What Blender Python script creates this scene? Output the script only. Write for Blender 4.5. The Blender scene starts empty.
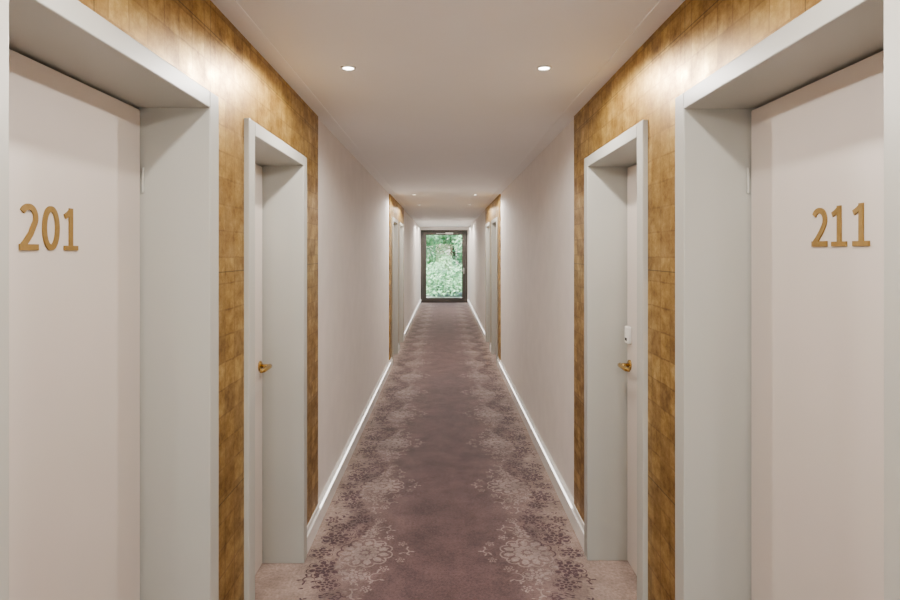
import bpy, bmesh, math, random
from mathutils import Vector, Matrix
random.seed(7)
scene = bpy.context.scene
col = scene.collection

# ------------------------------------------------------------ dimensions
CAMZ = 1.67
H = 2.50
XL, XR = -0.770, 0.795          # gold panel faces
PL, PR = -0.784, 0.809          # plaster faces
Y0, Y1 = -3.0, 19.8
OFF = 7.86

# ------------------------------------------------------------ materials
def newmat(name):
    m = bpy.data.materials.new(name); m.use_nodes = True
    nt = m.node_tree
    b = nt.nodes['Principled BSDF']
    return m, nt, b
def N(nt, t, **kw):
    n = nt.nodes.new(t)
    for k, v in kw.items(): setattr(n, k, v)
    return n
def L(nt, a, b): nt.links.new(a, b)
def ramp(nt, stops):
    r = N(nt, 'ShaderNodeValToRGB')
    e = r.color_ramp.elements
    while len(e) > 1: e.remove(e[-1])
    e[0].position = stops[0][0]; e[0].color = (*stops[0][1], 1)
    for p, c in stops[1:]:
        x = e.new(p); x.color = (*c, 1)
    return r
def coords(nt, scale=(1,1,1)):
    tc = N(nt, 'ShaderNodeTexCoord'); mp = N(nt, 'ShaderNodeMapping')
    mp.inputs['Scale'].default_value = scale
    L(nt, tc.outputs['Object'], mp.inputs['Vector'])
    return mp.outputs['Vector']
def paint(name, c, rough=0.6, var=0.03, nscale=6, bump=0.05, bscale=180):
    m, nt, b = newmat(name)
    v = coords(nt)
    n = N(nt, 'ShaderNodeTexNoise'); n.inputs['Scale'].default_value = nscale; n.inputs['Detail'].default_value = 4
    L(nt, v, n.inputs['Vector'])
    r = ramp(nt, [(0.3, tuple(x*(1-var) for x in c)), (0.7, tuple(min(1, x*(1+var)) for x in c))])
    L(nt, n.outputs['Fac'], r.inputs['Fac']); L(nt, r.outputs['Color'], b.inputs['Base Color'])
    b.inputs['Roughness'].default_value = rough
    if bump > 0:
        n2 = N(nt, 'ShaderNodeTexNoise'); n2.inputs['Scale'].default_value = bscale; n2.inputs['Detail'].default_value = 3
        L(nt, v, n2.inputs['Vector'])
        bp = N(nt, 'ShaderNodeBump'); bp.inputs['Strength'].default_value = bump; bp.inputs['Distance'].default_value = 0.002
        L(nt, n2.outputs['Fac'], bp.inputs['Height']); L(nt, bp.outputs['Normal'], b.inputs['Normal'])
    return m
M_wall = paint('wall_plaster', (0.82, 0.765, 0.725), 0.8, bump=0.25)
M_ceil = paint('ceiling_paint', (0.93, 0.92, 0.915), 0.85, var=0.005, bump=0.1)
M_frame = paint('frame_lacquer', (0.43, 0.425, 0.385), 0.38, var=0.01, bump=0.02)
M_leaf = paint('door_lacquer', (0.62, 0.555, 0.505), 0.45, var=0.01, bump=0.02)
M_base = paint('baseboard_lacquer', (0.88, 0.87, 0.85), 0.3, var=0.01, bump=0.0)
M_dark = paint('dark_gap', (0.02, 0.018, 0.016), 0.8)
M_bronze = paint('bronze_anodised', (0.05, 0.038, 0.03), 0.5)
M_ext = paint('exterior_paving', (0.45, 0.43, 0.40), 0.9, var=0.2)
M_bark = paint('bark', (0.12, 0.08, 0.05), 0.9, var=0.3)
M_white = paint('white_plastic', (0.8, 0.78, 0.74), 0.4)
M_steel = paint('satin_steel', (0.35, 0.34, 0.32), 0.4)

m, nt, b = newmat('polished_brass'); M_brass = m
b.inputs['Base Color'].default_value = (0.55, 0.35, 0.10, 1); b.inputs['Metallic'].default_value = 1; b.inputs['Roughness'].default_value = 0.2
m, nt, b = newmat('brushed_gold_number'); M_num = m
n = N(nt, 'ShaderNodeTexNoise'); n.inputs['Scale'].default_value = 60; L(nt, coords(nt), n.inputs['Vector'])
r = ramp(nt, [(0.3, (0.22, 0.125, 0.022)), (0.7, (0.27, 0.16, 0.033))]); L(nt, n.outputs['Fac'], r.inputs['Fac']); L(nt, r.outputs['Color'], b.inputs['Base Color'])
b.inputs['Metallic'].default_value = 0.25; b.inputs['Roughness'].default_value = 0.55

# gold leaf wall panelling
m, nt, b = newmat('gold_leaf_panel'); M_gold = m
tc = N(nt, 'ShaderNodeTexCoord'); sp = N(nt, 'ShaderNodeSeparateXYZ'); cb = N(nt, 'ShaderNodeCombineXYZ')
L(nt, tc.outputs['Object'], sp.inputs[0]); L(nt, sp.outputs['Y'], cb.inputs['X']); L(nt, sp.outputs['Z'], cb.inputs['Y'])
nd = N(nt, 'ShaderNodeTexNoise'); nd.inputs['Scale'].default_value = 12; L(nt, cb.outputs[0], nd.inputs['Vector'])
ndv = N(nt, 'ShaderNodeVectorMath', operation='SCALE'); L(nt, nd.outputs['Color'], ndv.inputs[0]); ndv.inputs['Scale'].default_value = 0.010
nda = N(nt, 'ShaderNodeVectorMath', operation='ADD'); L(nt, cb.outputs[0], nda.inputs[0]); L(nt, ndv.outputs[0], nda.inputs[1])
v = cb.outputs[0]
def brick(w, h, mortar, c1, c2, cm, vec):
    k = N(nt, 'ShaderNodeTexBrick'); k.offset = 0.0; k.offset_frequency = 2; k.squash = 1.0
    k.inputs['Scale'].default_value = 1; k.inputs['Brick Width'].default_value = w; k.inputs['Row Height'].default_value = h
    k.inputs['Mortar Size'].default_value = mortar; k.inputs['Mortar Smooth'].default_value = 0.7
    k.inputs['Color1'].default_value = (*c1, 1); k.inputs['Color2'].default_value = (*c2, 1); k.inputs['Mortar'].default_value = (*cm, 1)
    L(nt, vec, k.inputs['Vector']); return k
k1 = brick(0.092, 0.092, 0.0045, (0.66, 0.60, 0.52), (1.0,)*3, (0.60, 0.53, 0.44), nda.outputs[0])
k2 = brick(0.66, 0.80, 0.003, (1,)*3, (0.95,)*3, (0.35,)*3, v)
n1 = N(nt, 'ShaderNodeTexNoise'); n1.inputs['Scale'].default_value = 10; n1.inputs['Detail'].default_value = 10; n1.inputs['Roughness'].default_value = 0.75
L(nt, v, n1.inputs['Vector'])
r1 = ramp(nt, [(0.31, (0.18, 0.088, 0.013)), (0.44, (0.38, 0.22, 0.042)), (0.55, (0.54, 0.345, 0.082)), (0.68, (0.74, 0.53, 0.19))])
L(nt, n1.outputs['Fac'], r1.inputs['Fac'])
mx = N(nt, 'ShaderNodeMixRGB', blend_type='MULTIPLY'); mx.inputs[0].default_value = 1
L(nt, r1.outputs[0], mx.inputs[1]); L(nt, k1.outputs['Color'], mx.inputs[2])
mx2 = N(nt, 'ShaderNodeMixRGB', blend_type='MULTIPLY'); mx2.inputs[0].default_value = 1
L(nt, mx.outputs[0], mx2.inputs[1]); L(nt, k2.outputs['Color'], mx2.inputs[2])
L(nt, mx2.outputs[0], b.inputs['Base Color'])
b.inputs['Metallic'].default_value = 0.75
rr = N(nt, 'ShaderNodeMapRange'); rr.inputs['From Min'].default_value = 0.3; rr.inputs['From Max'].default_value = 0.7; rr.inputs['To Min'].default_value = 0.50; rr.inputs['To Max'].default_value = 0.30
L(nt, n1.outputs['Fac'], rr.inputs['Value']); L(nt, rr.outputs[0], b.inputs['Roughness'])
bp = N(nt, 'ShaderNodeBump'); bp.inputs['Strength'].default_value = 0.2; bp.inputs['Distance'].default_value = 0.003
L(nt, n1.outputs['Fac'], bp.inputs['Height']); L(nt, bp.outputs['Normal'], b.inputs['Normal'])

# carpet
def carpet_mat(name, mode):
    m, nt, b = newmat(name)
    tc = N(nt, 'ShaderNodeTexCoord'); sp = N(nt, 'ShaderNodeSeparateXYZ'); L(nt, tc.outputs['Object'], sp.inputs[0])
    n1 = N(nt, 'ShaderNodeTexNoise'); n1.inputs['Scale'].default_value = 5; n1.inputs['Detail'].default_value = 8; n1.inputs['Roughness'].default_value = 0.7
    L(nt, tc.outputs['Object'], n1.inputs['Vector'])
    n2 = N(nt, 'ShaderNodeTexNoise'); n2.inputs['Scale'].default_value = 70; n2.inputs['Detail'].default_value = 4
    L(nt, tc.outputs['Object'], n2.inputs['Vector'])
    if mode == 'ground':
        ad = N(nt, 'ShaderNodeMath', operation='ADD'); ad.inputs[1].default_value = -0.0125; L(nt, sp.outputs['X'], ad.inputs[0])
        ab = N(nt, 'ShaderNodeMath', operation='ABSOLUTE'); L(nt, ad.outputs[0], ab.inputs[0])
        ma = N(nt, 'ShaderNodeMath', operation='MULTIPLY_ADD'); L(nt, n1.outputs['Fac'], ma.inputs[0]); ma.inputs[1].default_value = 0.16; L(nt, ab.outputs[0], ma.inputs[2])
        r = ramp(nt, [(0.24, (0.125, 0.073, 0.077)), (0.44, (0.160, 0.098, 0.100)), (0.62, (0.245, 0.168, 0.158)), (0.80, (0.35, 0.258, 0.222))])
        L(nt, ma.outputs[0], r.inputs['Fac']); c = r.outputs[0]
    elif mode == 'light':
        rgb = N(nt, 'ShaderNodeRGB'); rgb.outputs[0].default_value = (0.35, 0.265, 0.25, 1); c = rgb.outputs[0]
    else:
        rgb = N(nt, 'ShaderNodeRGB'); rgb.outputs[0].default_value = (0.105, 0.057, 0.067, 1); c = rgb.outputs[0]
    # worn / brushed pile
    mr = N(nt, 'ShaderNodeMapRange'); mr.inputs['From Min'].default_value = 0.3; mr.inputs['From Max'].default_value = 0.7
    mr.inputs['To Min'].default_value = 0.62; mr.inputs['To Max'].default_value = 1.40; L(nt, n1.outputs['Fac'], mr.inputs['Value'])
    m2 = N(nt, 'ShaderNodeMapRange'); m2.inputs['From Min'].default_value = 0.3; m2.inputs['From Max'].default_value = 0.7
    m2.inputs['To Min'].default_value = 0.75; m2.inputs['To Max'].default_value = 1.25; L(nt, n2.outputs['Fac'], m2.inputs['Value'])
    mm = N(nt, 'ShaderNodeMath', operation='MULTIPLY'); L(nt, mr.outputs[0], mm.inputs[0]); L(nt, m2.outputs[0], mm.inputs[1])
    vm = N(nt, 'ShaderNodeVectorMath', operation='SCALE'); L(nt, c, vm.inputs[0]); L(nt, mm.outputs[0], vm.inputs['Scale'])
    L(nt, vm.outputs[0], b.inputs['Base Color'])
    b.inputs['Roughness'].default_value = 0.95; b.inputs['Specular IOR Level'].default_value = 0.15
    b.inputs['Sheen Weight'].default_value = 0.3; b.inputs['Sheen Roughness'].default_value = 0.4
    n3 = N(nt, 'ShaderNodeTexNoise'); n3.inputs['Scale'].default_value = 350
    L(nt, tc.outputs['Object'], n3.inputs['Vector'])
    bp = N(nt, 'ShaderNodeBump'); bp.inputs['Strength'].default_value = 0.5; bp.inputs['Distance'].default_value = 0.004
    L(nt, n3.outputs['Fac'], bp.inputs['Height']); L(nt, bp.outputs['Normal'], b.inputs['Normal'])
    return m
M_carpet = carpet_mat('carpet_ground', 'ground')
M_cl = carpet_mat('carpet_lace_light', 'light')
M_cd = carpet_mat('carpet_lace_dark', 'dark')

def emis(name, c, s):
    m, nt, b = newmat(name)
    b.inputs['Base Color'].default_value = (1, 1, 1, 1)
    b.inputs['Emission Color'].default_value = (*c, 1); b.inputs['Emission Strength'].default_value = s
    return m
M_lens = emis('lamp_lens', (1, 0.92, 0.82), 30)
M_glow = emis('baseboard_glow', (1, 0.95, 0.9), 3.0)  # added glow for the baseboard's bright line, also lifts the light
# window glass
m = bpy.data.materials.new('clear_glass'); m.use_nodes = True; nt = m.node_tree; nt.nodes.clear(); M_glass = m
o = N(nt, 'ShaderNodeOutputMaterial'); t = N(nt, 'ShaderNodeBsdfTransparent'); g = N(nt, 'ShaderNodeBsdfGlossy'); x = N(nt, 'ShaderNodeMixShader')
t.inputs[0].default_value = (0.93, 0.97, 0.96, 1); g.inputs['Roughness'].default_value = 0.02; x.inputs[0].default_value = 0.05
L(nt, t.outputs[0], x.inputs[1]); L(nt, g.outputs[0], x.inputs[2]); L(nt, x.outputs[0], o.inputs[0])
# foliage
m, nt, b = newmat('leaf_green'); M_fol = m
oi = N(nt, 'ShaderNodeTexNoise'); oi.inputs['Scale'].default_value = 3.5; oi.inputs['Detail'].default_value = 5
L(nt, coords(nt), oi.inputs['Vector'])
r = ramp(nt, [(0.3, (0.16, 0.44, 0.22)), (0.5, (0.36, 0.68, 0.36)), (0.7, (0.62, 0.88, 0.56))])
L(nt, oi.outputs['Fac'], r.inputs['Fac']); L(nt, r.outputs[0], b.inputs['Base Color']); b.inputs['Roughness'].default_value = 0.5

# ------------------------------------------------------------ mesh helpers
def add_box(bm, x0, x1, y0, y1, z0, z1, mi=0):
    x0, x1 = min(x0, x1), max(x0, x1)
    vs = [bm.verts.new(p) for p in [(x0,y0,z0),(x1,y0,z0),(x1,y1,z0),(x0,y1,z0),(x0,y0,z1),(x1,y0,z1),(x1,y1,z1),(x0,y1,z1)]]
    for f in [(0,3,2,1),(4,5,6,7),(0,1,5,4),(1,2,6,5),(2,3,7,6),(3,0,4,7)]:
        fc = bm.faces.new([vs[i] for i in f]); fc.material_index = mi
def finish(bm, name, mats, parent=None, bevel=0, smooth=False):
    me = bpy.data.meshes.new(name); bm.normal_update(); bm.to_mesh(me); bm.free()
    for mm in (mats if isinstance(mats, (list, tuple)) else [mats]): me.materials.append(mm)
    o = bpy.data.objects.new(name, me); col.objects.link(o)
    if parent: o.parent = parent
    if smooth:
        for p in me.polygons: p.use_smooth = True
    if bevel:
        md = o.modifiers.new('bevel', 'BEVEL'); md.width = bevel; md.segments = 3; md.limit_method = 'ANGLE'
    return o
def boxes(name, lst, mats, parent=None, bevel=0):
    bm = bmesh.new()
    for q in lst: add_box(bm, *q)
    return finish(bm, name, mats, parent, bevel)
def empty(name, loc=(0,0,0)):
    e = bpy.data.objects.new(name, None); e.empty_display_size = 0.1; col.objects.link(e); return e
def tube(bm, pts, radii, seg=16, cap=True):
    rings = []
    for i, p in enumerate(pts):
        p = Vector(p)
        d = (Vector(pts[min(i+1, len(pts)-1)]) - Vector(pts[max(i-1, 0)])).normalized()
        a = d.orthogonal().normalized() if i == 0 else (a - d*a.dot(d)).normalized()
        c = d.cross(a)
        rr = radii[i] if isinstance(radii, (list, tuple)) else radii
        rings.append([bm.verts.new(p + rr*(math.cos(t)*a + math.sin(t)*c)) for t in [2*math.pi*j/seg for j in range(seg)]])
    for i in range(len(rings)-1):
        for j in range(seg):
            bm.faces.new([rings[i][j], rings[i][(j+1)%seg], rings[i+1][(j+1)%seg], rings[i+1][j]])
    if cap:
        bm.faces.new(rings[0][::-1]); bm.faces.new(rings[-1])

# ------------------------------------------------------------ door layout
CW = 0.075; ZO = 2.187; ZI = 2.132
def layout(sgn):
    base = [(0.962, 2.0), (2.31, 3.29)] if sgn < 0 else [(0.985, 2.015), (2.34, 3.32)]
    return base + [(a+OFF, b+OFF) for a, b in base]
golds = [(0.70, 3.67), (0.70+OFF, 3.67+OFF)]

def spans(lo, hi, holes):
    out = []; c = lo
    for a, b_ in holes:
        if b_ <= lo or a >= hi: continue
        if a > c: out.append((c, a))
        c = max(c, b_)
    if c < hi: out.append((c, hi))
    return out

for sgn, P, G, nm in [(-1, PL, XL, 'left'), (1, PR, XR, 'right')]:
    holes = layout(sgn)
    back = P + sgn*0.30
    lst = [(P, back, a, b_, -0.1, 2.6) for a, b_ in spans(Y0, Y1, holes)]
    lst += [(P, back, a, b_, ZO, 2.6) for a, b_ in holes]
    lst += [(back, back + sgn*0.1, Y0, Y1, -0.1, 2.6)]
    boxes('wall_'+nm, lst, M_wall)
    # gold panelling
    lst = []
    for g0, g1 in golds:
        hs = [h for h in holes if h[0] > g0 and h[1] < g1]
        lst += [(G, P, a, b_, 0.0, H+0.003) for a, b_ in spans(g0, g1, hs)]
        lst += [(G, P, a, b_, ZO, H+0.003) for a, b_ in hs]
    boxes('gold_wall_panel_'+nm, lst, M_gold)
    # baseboard : stepped profile, with an added glowing strip for the bright line, plaster walls only
    lst = []
    for a, b_ in spans(Y0, Y1, holes):
        f = P - sgn*0.030
        lst += [(P, f, a, b_, 0.0, 0.095), (P, P - sgn*0.020, a, b_, 0.095, 0.130)]
    bo = boxes('baseboard_'+nm, lst, M_base, bevel=0.003)
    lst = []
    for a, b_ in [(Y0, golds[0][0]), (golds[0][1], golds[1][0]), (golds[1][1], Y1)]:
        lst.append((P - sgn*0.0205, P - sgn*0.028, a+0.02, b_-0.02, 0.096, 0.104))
    boxes('glow_strip', lst, M_glow, bo)
    # ceiling perimeter strip
    boxes('trim_'+('1' if sgn < 0 else '2'), [(P, P - sgn*0.095, Y0, Y1, H, H+0.05)], M_ceil, bevel=0.001)

boxes('ceiling', [(PL-0.4, PR+0.4, Y0-0.1, Y1+0.2, H+0.003, H+0.2)], M_ceil)
flo = boxes('floor', [(PL-0.4, PR+0.4, Y0-0.1, Y1+0.1, -0.12, 0.0)], M_carpet)
# end walls around the glazed doors; the unseen back opening is added for daylight
EX0, EX1, EZ = -0.765, 0.775, 2.395
for nm, ya, yb in (('far', Y1, Y1+0.2), ('back', Y0-0.2, Y0)):
    boxes('wall_'+nm, [(PL-0.4, EX0, ya, yb, -0.1, 2.6), (EX1, PR+0.4, ya, yb, -0.1, 2.6), (EX0, EX1, ya, yb, EZ, 2.6)], M_wall)

# ------------------------------------------------------------ digits
def stroke(bm, pts, wd, mp, closed=False):
    n = len(pts); Ls, Rs = [], []
    for i in range(n):
        p = Vector(pts[i])
        if closed: a, c = Vector(pts[i-1]), Vector(pts[(i+1) % n])
        else: a, c = Vector(pts[max(i-1, 0)]), Vector(pts[min(i+1, n-1)])
        d1 = (p-a).normalized() if (p-a).length > 1e-9 else (c-p).normalized()
        d2 = (c-p).normalized() if (c-p).length > 1e-9 else d1
        d = (d1+d2).normalized(); nn = Vector((-d.y, d.x))
        k = min(1.6, 1/max(0.3, d.dot(d1)))
        Ls.append(p+nn*wd*.5*k); Rs.append(p-nn*wd*.5*k)
    V = {}
    for nm_, arr in (('L', Ls), ('R', Rs)):
        for i, q in enumerate(arr):
            for t in (0, 1): V[nm_, i, t] = bm.verts.new(mp(q.x, q.y, t))
    rg = range(n) if closed else range(n-1)
    for i in rg:
        j = (i+1) % n
        bm.faces.new([V['L', i, 1], V['L', j, 1], V['R', j, 1], V['R', i, 1]])
        bm.faces.new([V['L', i, 0], V['L', j, 0], V['R', j, 0], V['R', i, 0]][::-1])
        bm.faces.new([V['L', i, 0], V['L', j, 0], V['L', j, 1], V['L', i, 1]])
        bm.faces.new([V['R', i, 0], V['R', j, 0], V['R', j, 1], V['R', i, 1]])
    if not closed:
        for i in (0, n-1): bm.faces.new([V['L', i, 0], V['L', i, 1], V['R', i, 1], V['R', i, 0]])
def number_mesh(txt, sgn, x, yc, z0, hh, w, parent):
    bm = bmesh.new()
    dw = w/3.0; gw = dw*0.80; t = 0.0145
    cnt = [0]
    for k, ch in enumerate(txt):
        u0 = -w/2 + k*dw + (dw-gw)/2
        def mp(u, v_, d, u0=u0):
            return (x - sgn*(d*(0.004+0.0004*cnt[0])), yc - sgn*(u0+u), z0+v_)
        g, hgt = gw, hh
        cnt[0] = 0
        def S(p, wd=t, closed=False):
            stroke(bm, p, wd, mp, closed); cnt[0] += 1
        h_ = t/2
        if ch == '0':
            S([(g/2+(g/2-h_)*math.copysign(abs(math.cos(a))**0.9, math.cos(a)), hgt/2+(hgt/2-h_)*math.sin(a)) for a in [2*math.pi*i/40 for i in range(40)]], t, True)
        elif ch == '1':
            S([(g*0.50, 0), (g*0.50, hgt)])
            S([(g*0.50, hgt-h_), (g*0.34, hgt*0.86), (g*0.10, hgt*0.79)], t*0.85)
            S([(g*0.06, h_*0.85), (g*0.94, h_*0.85)], t*0.85)
        elif ch == '2':
            r_ = g/2-h_
            p = [(g/2+(r_)*math.cos(a)-0.001, hgt-h_-r_*1.05+r_*1.05*math.sin(a)) for a in [math.radians(150-i*10) for i in range(20)]]
            p += [(g*0.60, hgt*0.36), (g*0.36, hgt*0.20), (h_*1.3, h_*1.2)]
            S(p)
            S([(0, h_), (g, h_)])
        elif ch == '3':
            r_ = hgt/4-h_/2
            S([(g*0.48+(g*0.5-h_)*math.cos(a), hgt*0.75-h_/2+r_*math.sin(a)) for a in [math.radians(140-i*15) for i in range(16)]])
            S([(g*0.48+(g*0.52-h_)*math.cos(a), hgt*0.25+h_/2+r_*math.sin(a)) for a in [math.radians(90-i*15) for i in range(16)]])
        elif ch == '5':
            S([(g*0.9, hgt-h_), (g*0.15, hgt-h_), (g*0.15, hgt*0.58)])
            r_ = hgt*0.29-h_
            S([(g*0.42+(g*0.55-h_)*math.cos(a), hgt*0.31+r_*1.05*math.sin(a)) for a in [math.radians(125-i*15) for i in range(18)]])
        elif ch == '7':
            S([(0, hgt-h_), (g-h_, hgt-h_), (g*0.32, 0)])
    bmesh.ops.recalc_face_normals(bm, faces=bm.faces)
    finish(bm, 'room_number', M_num, parent)

nums = {-1: ['201', '203', '205', '207'], 1: ['211', '213', '215', '217']}
dn = 0
for sgn in (-1, 1):
    cf = -0.75 if sgn < 0 else 0.775       # casing front plane
    lf = -0.970 if sgn < 0 else 0.988      # leaf front plane
    P = PL if sgn < 0 else PR
    for i, (a, b_) in enumerate(layout(sgn)):
        dn += 1
        e = empty('door_%d' % dn)
        fb = P + sgn*0.298
        boxes('frame', [(cf, fb, a, a+CW, 0, ZO), (cf, fb, b_-CW, b_, 0, ZO), (cf, fb, a+CW, b_-CW, ZI, ZO)], M_frame, e, bevel=0.004)
        ia, ib = a+CW, b_-CW
        boxes('dark_backing', [(lf+sgn*0.035, lf+sgn*0.06, ia, ib, 0.0, ZI)], M_dark, e)  # dark backing slab, paints the shadow line in the gap round the leaf
        boxes('leaf', [(lf, lf+sgn*0.034, ia+0.007, ib-0.010, 0.008, ZI-0.008)], M_leaf, e, bevel=0.002)
        number_mesh(nums[sgn][i], sgn, lf, 1.478 if (i == 0 and sgn < 0) else (1.497 if i == 0 else (a+b_)/2), 1.674 if sgn < 0 else 1.684, 0.109 if sgn < 0 else 0.102, 0.236, e)
        near = (i % 2 == 0)
        hy = ia+0.060 if near else ib-0.060
        dr = 1 if near else -1
        z = 1.070
        bm = bmesh.new()
        tube(bm, [(lf, hy, z), (lf-sgn*0.006, hy, z), (lf-sgn*0.010, hy, z)], [0.028, 0.028, 0.023], 24)
        tube(bm, [(lf-sgn*0.008, hy, z), (lf-sgn*0.050, hy, z)], 0.010, 14)
        tube(bm, [(lf-sgn*0.050, hy-dr*0.012, z), (lf-sgn*0.054, hy, z), (lf-sgn*0.058, hy+dr*0.03, z), (lf-sgn*0.058, hy+dr*0.07, z), (lf-sgn*0.055, hy+dr*0.11, z-0.002), (lf-sgn*0.045, hy+dr*0.128, z-0.003)],
             [0.011, 0.013, 0.0115, 0.011, 0.011, 0.009], 14)
        bmesh.ops.recalc_face_normals(bm, faces=bm.faces)
        finish(bm, 'handle', M_brass, e, smooth=True)
        if sgn > 0:
            boxes('card_reader', [(lf, lf-sgn*0.022, hy-0.030, hy+0.030, 1.185, 1.275)], M_white, e, bevel=0.006)
            boxes('card_reader_slot', [(lf-sgn*0.0215, lf-sgn*0.0235, hy-0.015, hy+0.015, 1.20, 1.215)], M_dark, e)
        hyy = ib if near else ia
        bm = bmesh.new()
        for zz in (0.25, 1.9):
            tube(bm, [(lf-sgn*0.006, hyy-(0.004 if near else -0.004), zz-0.04), (lf-sgn*0.006, hyy-(0.004 if near else -0.004), zz+0.04)], 0.0045, 10)
        finish(bm, 'hinge', M_frame, e)

# ------------------------------------------------------------ glazed end doors
for y, s in ((Y1, 1), (Y0, -1)):  # back door at Y0 is unseen, added to let sky light in from behind
    dn += 1
    e = empty('door_%d' % dn)
    fr = 0.06
    def YB(name, lst, mat, bevel=0):
        out = []
        for (x0, x1, ya, yb, z0, z1) in lst:
            q = sorted((y+s*ya, y+s*yb)); out.append((x0, x1, q[0], q[1], z0, z1))
        boxes(name, out, mat, e, bevel)
    YB('outer_frame', [(EX0, EX0+fr, 0.02, 0.12, 0, EZ), (EX1-fr, EX1, 0.02, 0.12, 0, EZ), (EX0+fr, EX1-fr, 0.02, 0.12, EZ-fr, EZ), (EX0+fr, EX1-fr, 0.02, 0.12, 0, 0.03)], M_bronze, 0.004)
    st = 0.115
    a0, a1, zt, zb = EX0+fr+0.004, EX1-fr-0.004, EZ-fr-0.004, 0.034
    YB('leaf_frame', [(a0, a0+st, 0, 0.07, zb, zt), (a1-st, a1, 0, 0.07, zb, zt), (a0+st, a1-st, 0, 0.07, zt-0.10, zt), (a0+st, a1-st, 0, 0.07, zb, zb+0.12)], M_bronze, 0.004)
    YB('glass', [(a0+st, a1-st, 0.03, 0.04, zb+0.12, zt-0.10)], M_glass)
    YB('door_closer', [(0.05, 0.30, -0.05, 0, zt-0.075, zt-0.02), (-0.25, 0.16, -0.06, -0.045, zt-0.06, zt-0.045)], M_white, 0.004)
    hx = a1-st*0.5
    YB('handle_plate', [(hx-0.02, hx+0.02, -0.008, 0, 0.95, 1.15)], M_steel, 0.003)
    bm = bmesh.new()
    tube(bm, [(hx, y, 1.05), (hx, y-s*0.05, 1.05), (hx-0.03, y-s*0.06, 1.05), (hx-0.14, y-s*0.06, 1.05)], 0.011, 12)
    finish(bm, 'handle', M_steel, e)

# ------------------------------------------------------------ downlights
DL = [-1.6, 0.84, 2.71, 0.84+OFF, 2.71+OFF, 0.84+2*OFF, 2.71+2*OFF]
for yy in DL:
    for xx in (-0.432, 0.452):
        zc = H+0.003
        e = empty('recessed_downlight')
        e.location = (xx, yy, zc)
        bm = bmesh.new()
        seg = 36
        prof = [(0.036, 0.0), (0.036, -0.003), (0.033, -0.006), (0.026, -0.006), (0.024, -0.002), (0.024, 0.0)]
        rings = [[bm.verts.new((r_*math.cos(2*math.pi*j/seg), r_*math.sin(2*math.pi*j/seg), z_)) for j in range(seg)] for r_, z_ in prof]
        for i in range(len(rings)-1):
            for j in range(seg):
                bm.faces.new([rings[i][j], rings[i][(j+1)%seg], rings[i+1][(j+1)%seg], rings[i+1][j]])
        bmesh.ops.recalc_face_normals(bm, faces=bm.faces)
        finish(bm, 'trim_ring', M_white, e, smooth=True)
        bm = bmesh.new()
        bmesh.ops.create_circle(bm, cap_ends=True, radius=0.024, segments=seg)
        for v in bm.verts: v.co.z = -0.0015
        finish(bm, 'lens', M_lens, e)
        ld = bpy.data.lights.new('lamp', 'SPOT'); ld.shadow_soft_size = 0.025; ld.energy = 52; ld.color = (1, 0.935, 0.86)
        ld.spot_size = math.radians(174); ld.spot_blend = 0.25
        lo = bpy.data.objects.new('lamp', ld); col.objects.link(lo); lo.parent = e; lo.location = (0, 0, -0.04)

# ------------------------------------------------------------ carpet lace pattern
bm = bmesh.new()
CX = 0.0125
PER = 0.95
def poly(pts, mi=None):
    z = 0.0010 + random.random()*0.0012
    cx = sum(p[0] for p in pts)/len(pts); cy = sum(p[1] for p in pts)/len(pts)
    if abs(cx-CX) > 0.765: return
    if mi is None: mi = 1 if abs(cx-CX) > 0.52 + 0.07*math.cos((cy-3.22)*2*math.pi/PER) else 0
    ar = sum(pts[i][0]*pts[(i+1)%len(pts)][1]-pts[(i+1)%len(pts)][0]*pts[i][1] for i in range(len(pts)))
    if ar < 0: pts = pts[::-1]
    f = bm.faces.new([bm.verts.new((p[0], p[1], z)) for p in pts]); f.material_index = mi
def petal(x, y, ln, w, ang, r0=0.0):
    prof = [(0, .12), (.3, .7), (.6, 1.0), (.85, .8), (1.0, .25)]
    ca, sa = math.cos(ang), math.sin(ang)
    L_ = [(r0+t*ln, s*w*.5) for t, s in prof]
    full = L_ + [(u, -v_) for u, v_ in reversed(L_)]
    poly([(x+u*ca-v_*sa, y+u*sa+v_*ca) for u, v_ in full])
def disc(x, y, r):
    poly([(x+r*math.cos(t), y+r*math.sin(t)) for t in [2*math.pi*i/8 for i in range(8)]])
def ring_arc(x, y, r, a0, a1, w, k=6):
    prev = None
    for i in range(k+1):
        an = a0+(a1-a0)*i/k
        cur = ((x+(r+w)*math.cos(an), y+(r+w)*math.sin(an)), (x+(r-w)*math.cos(an), y+(r-w)*math.sin(an)))
        if prev: poly([prev[0], cur[0], cur[1], prev[1]])
        prev = cur
def flower(x, y, r, n, rot):
    disc(x, y, r*0.14)
    for i in range(n):
        an = rot+2*math.pi*i/n
        petal(x, y, r*0.34, r*0.26, an, r*0.20)
    for i in range(n):
        an = rot+2*math.pi*(i+.5)/n
        for d in (-0.17, 0.0, 0.17):
            petal(x, y, r*(0.34 if d else 0.42), r*0.16, an+d*5/n*1.2, r*0.52)
        if r > 0.06:   # scalloped outline round each outer petal
            ax, ay = x+r*0.80*math.cos(an), y+r*0.80*math.sin(an)
            ring_arc(ax, ay, r*0.27, an-1.5, an+1.5, r*0.030)
def scroll(x, y, r, a0, turn, w):
    k = 10; prev = None
    for i in range(k+1):
        t = i/k; an = a0+turn*t; rr = r*(1-0.65*t)
        c = (x+rr*math.cos(an), y+rr*math.sin(an)); ww = w*(0.4+0.6*math.sin(math.pi*t))
        cur = ((c[0]+ww*math.cos(an), c[1]+ww*math.sin(an)), (c[0]-ww*math.cos(an), c[1]-ww*math.sin(an)))
        if prev: poly([prev[0], cur[0], cur[1], prev[1]])
        prev = cur
        if i % 3 == 1: petal(c[0], c[1], 0.032, 0.012, an+random.uniform(-.4, .4))
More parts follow.
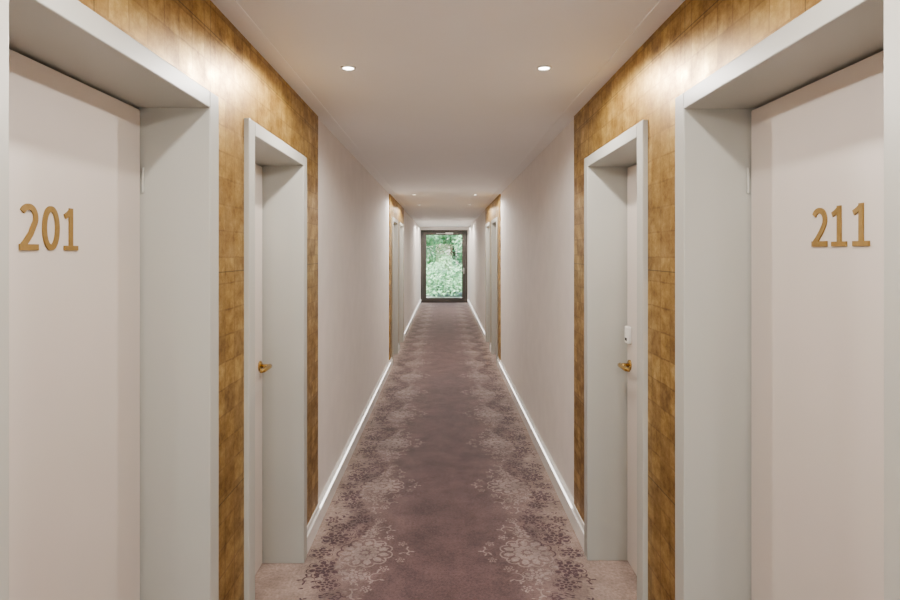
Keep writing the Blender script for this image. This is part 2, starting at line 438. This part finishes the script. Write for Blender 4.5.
def motif(sx, y0):
    X = lambda u: CX + sx*u
    A = lambda a: a if sx > 0 else math.pi-a
    def fl(u, y, r, n, rot): flower(X(u), y0+y, r, n, A(rot))
    fl(0.45, 0.0, 0.145, 11, 0.2)
    fl(0.64, 0.17, 0.085, 8, 0.5); fl(0.64, -0.17, 0.09, 8, 0.1)
    fl(0.47, 0.235, 0.068, 7, 0.0); fl(0.47, -0.23, 0.070, 7, 0.7)
    fl(0.69, 0.0, 0.065, 6, 1.0); fl(0.60, 0.31, 0.062, 7, 0.3); fl(0.60, -0.32, 0.062, 7, 0.9)
    fl(0.53, 0.42, 0.065, 7, 0.8); fl(0.40, 0.40, 0.036, 5, 0.2); fl(0.40, -0.36, 0.036, 5, 0.2)
    fl(0.25, -0.08, 0.030, 5, 0.9); fl(0.25, 0.10, 0.030, 5, 0.1); fl(0.70, 0.41, 0.055, 6, .4)
    fl(0.33, 0.175, 0.034, 5, .5); fl(0.33, -0.17, 0.034, 5, .2)
    for (u, yy, r, a, tn) in [(0.36, 0.27, 0.05, 0, 4.5), (0.36, -0.26, 0.05, 2, -4.5), (0.71, 0.29, 0.04, 1, 4), (0.71, -0.28, 0.04, 3, -4), (0.50, -0.40, 0.045, 2, 4.5), (0.23, 0.01, 0.030, 1.5, 4), (0.46, 0.34, 0.04, 2, 4.5)]:
        scroll(X(u), y0+yy, r, A(a), tn*sx, 0.0045)
    rs = random.Random(5)
    for i in range(210):
        u = rs.gauss(0.52, 0.13); yy = rs.uniform(-0.47, 0.47)
        lim = 0.24 + 0.20*abs(yy)/0.47
        if u < lim or u > 0.735: continue
        petal(X(u), y0+yy, rs.uniform(.018, .038), rs.uniform(.007, .013), A(rs.uniform(0, 6.28)))
y = 3.33 - PER*6
while y < 19.3:
    for s in (-1, 1): motif(s, y)
    y += PER
finish(bm, 'carpet_lace_pattern', [M_cl, M_cd], flo)

# ------------------------------------------------------------ outdoors
boxes('terrace_ground', [(-8, 8, Y1+0.2, Y1+14, -0.16, -0.06), (-8, 8, Y0-14, Y0-0.2, -0.16, -0.06)], M_ext)
e = empty('garden_tree')
bm = bmesh.new()
blobs = []
for i in range(60):
    blobs.append((random.uniform(-3.2, 3.2), random.uniform(Y1+3.0, Y1+5.5), random.uniform(0.15, 4.5), random.uniform(0.35, 0.7)))
for i in range(60):
    blobs.append((random.uniform(-1.5, 1.5), random.uniform(Y1+3.0, Y1+5.5), random.uniform(0.1, 3.2), random.uniform(0.35, 0.6)))
for (x, yv, z, r_) in blobs:
    for k in range(240):
        d = Vector((random.gauss(0,1), random.gauss(0,1), random.gauss(0,1))).normalized()*r_*random.uniform(0.6, 1.05)
        c = Vector((x, yv, z)) + d
        if c.z < 0.02: continue
        u = Vector((random.gauss(0,1), random.gauss(0,1), random.gauss(0,1))).normalized()
        w_ = u.orthogonal().normalized(); s_ = random.uniform(0.05, 0.10)
        bm.faces.new([bm.verts.new(p) for p in (c-u*s_, c+w_*s_*.45, c+u*s_, c-w_*s_*.45)])
finish(bm, 'leaves', M_fol, e)
bm = bmesh.new()
for tx, ty in [(-1.6, Y1+4.6), (0.35, Y1+4.9), (2.1, Y1+4.4)]:
    tube(bm, [(tx, ty, -0.06), (tx+.05, ty, 1.2), (tx-.08, ty, 2.6), (tx+.1, ty, 4.6)], [0.13, 0.10, 0.08, 0.03], 10)
    for q in range(4):
        zq = 1.3+q*.7; sg = 1 if q % 2 else -1
        tube(bm, [(tx, ty, zq), (tx+sg*.5, ty-.2, zq+.5), (tx+sg*1.0, ty-.3, zq+.8)], [0.05, 0.03, 0.015], 8)
finish(bm, 'trunks', M_bark, e)

w = bpy.data.worlds.new('World'); scene.world = w; w.use_nodes = True
nt = w.node_tree; bg = nt.nodes['Background']
sk = nt.nodes.new('ShaderNodeTexSky'); sk.sky_type = 'NISHITA'; sk.sun_disc = False; sk.sun_elevation = math.radians(50); sk.sun_rotation = math.radians(200)
nt.links.new(sk.outputs[0], bg.inputs[0]); bg.inputs[1].default_value = 0.85
sd = bpy.data.lights.new('sun', 'SUN'); sd.energy = 13.0; sd.angle = 0.01; sd.color = (1, 0.96, 0.88)
so = bpy.data.objects.new('sun', sd); col.objects.link(so)
so.rotation_euler = Vector((0.25, 0.75, -0.95)).to_track_quat('-Z', 'Y').to_euler(); so.location = (0, 10, 12)

# ------------------------------------------------------------ camera
cd = bpy.data.cameras.new('camera'); cam = bpy.data.objects.new('camera', cd); col.objects.link(cam)
cd.sensor_width = 36; cd.lens = 24; cd.shift_x = 6/900; cd.shift_y = -48/900; cd.clip_start = 0.02; cd.clip_end = 200
cam.location = (0, 0, CAMZ); cam.rotation_euler = (math.radians(90), 0, 0)
scene.camera = cam
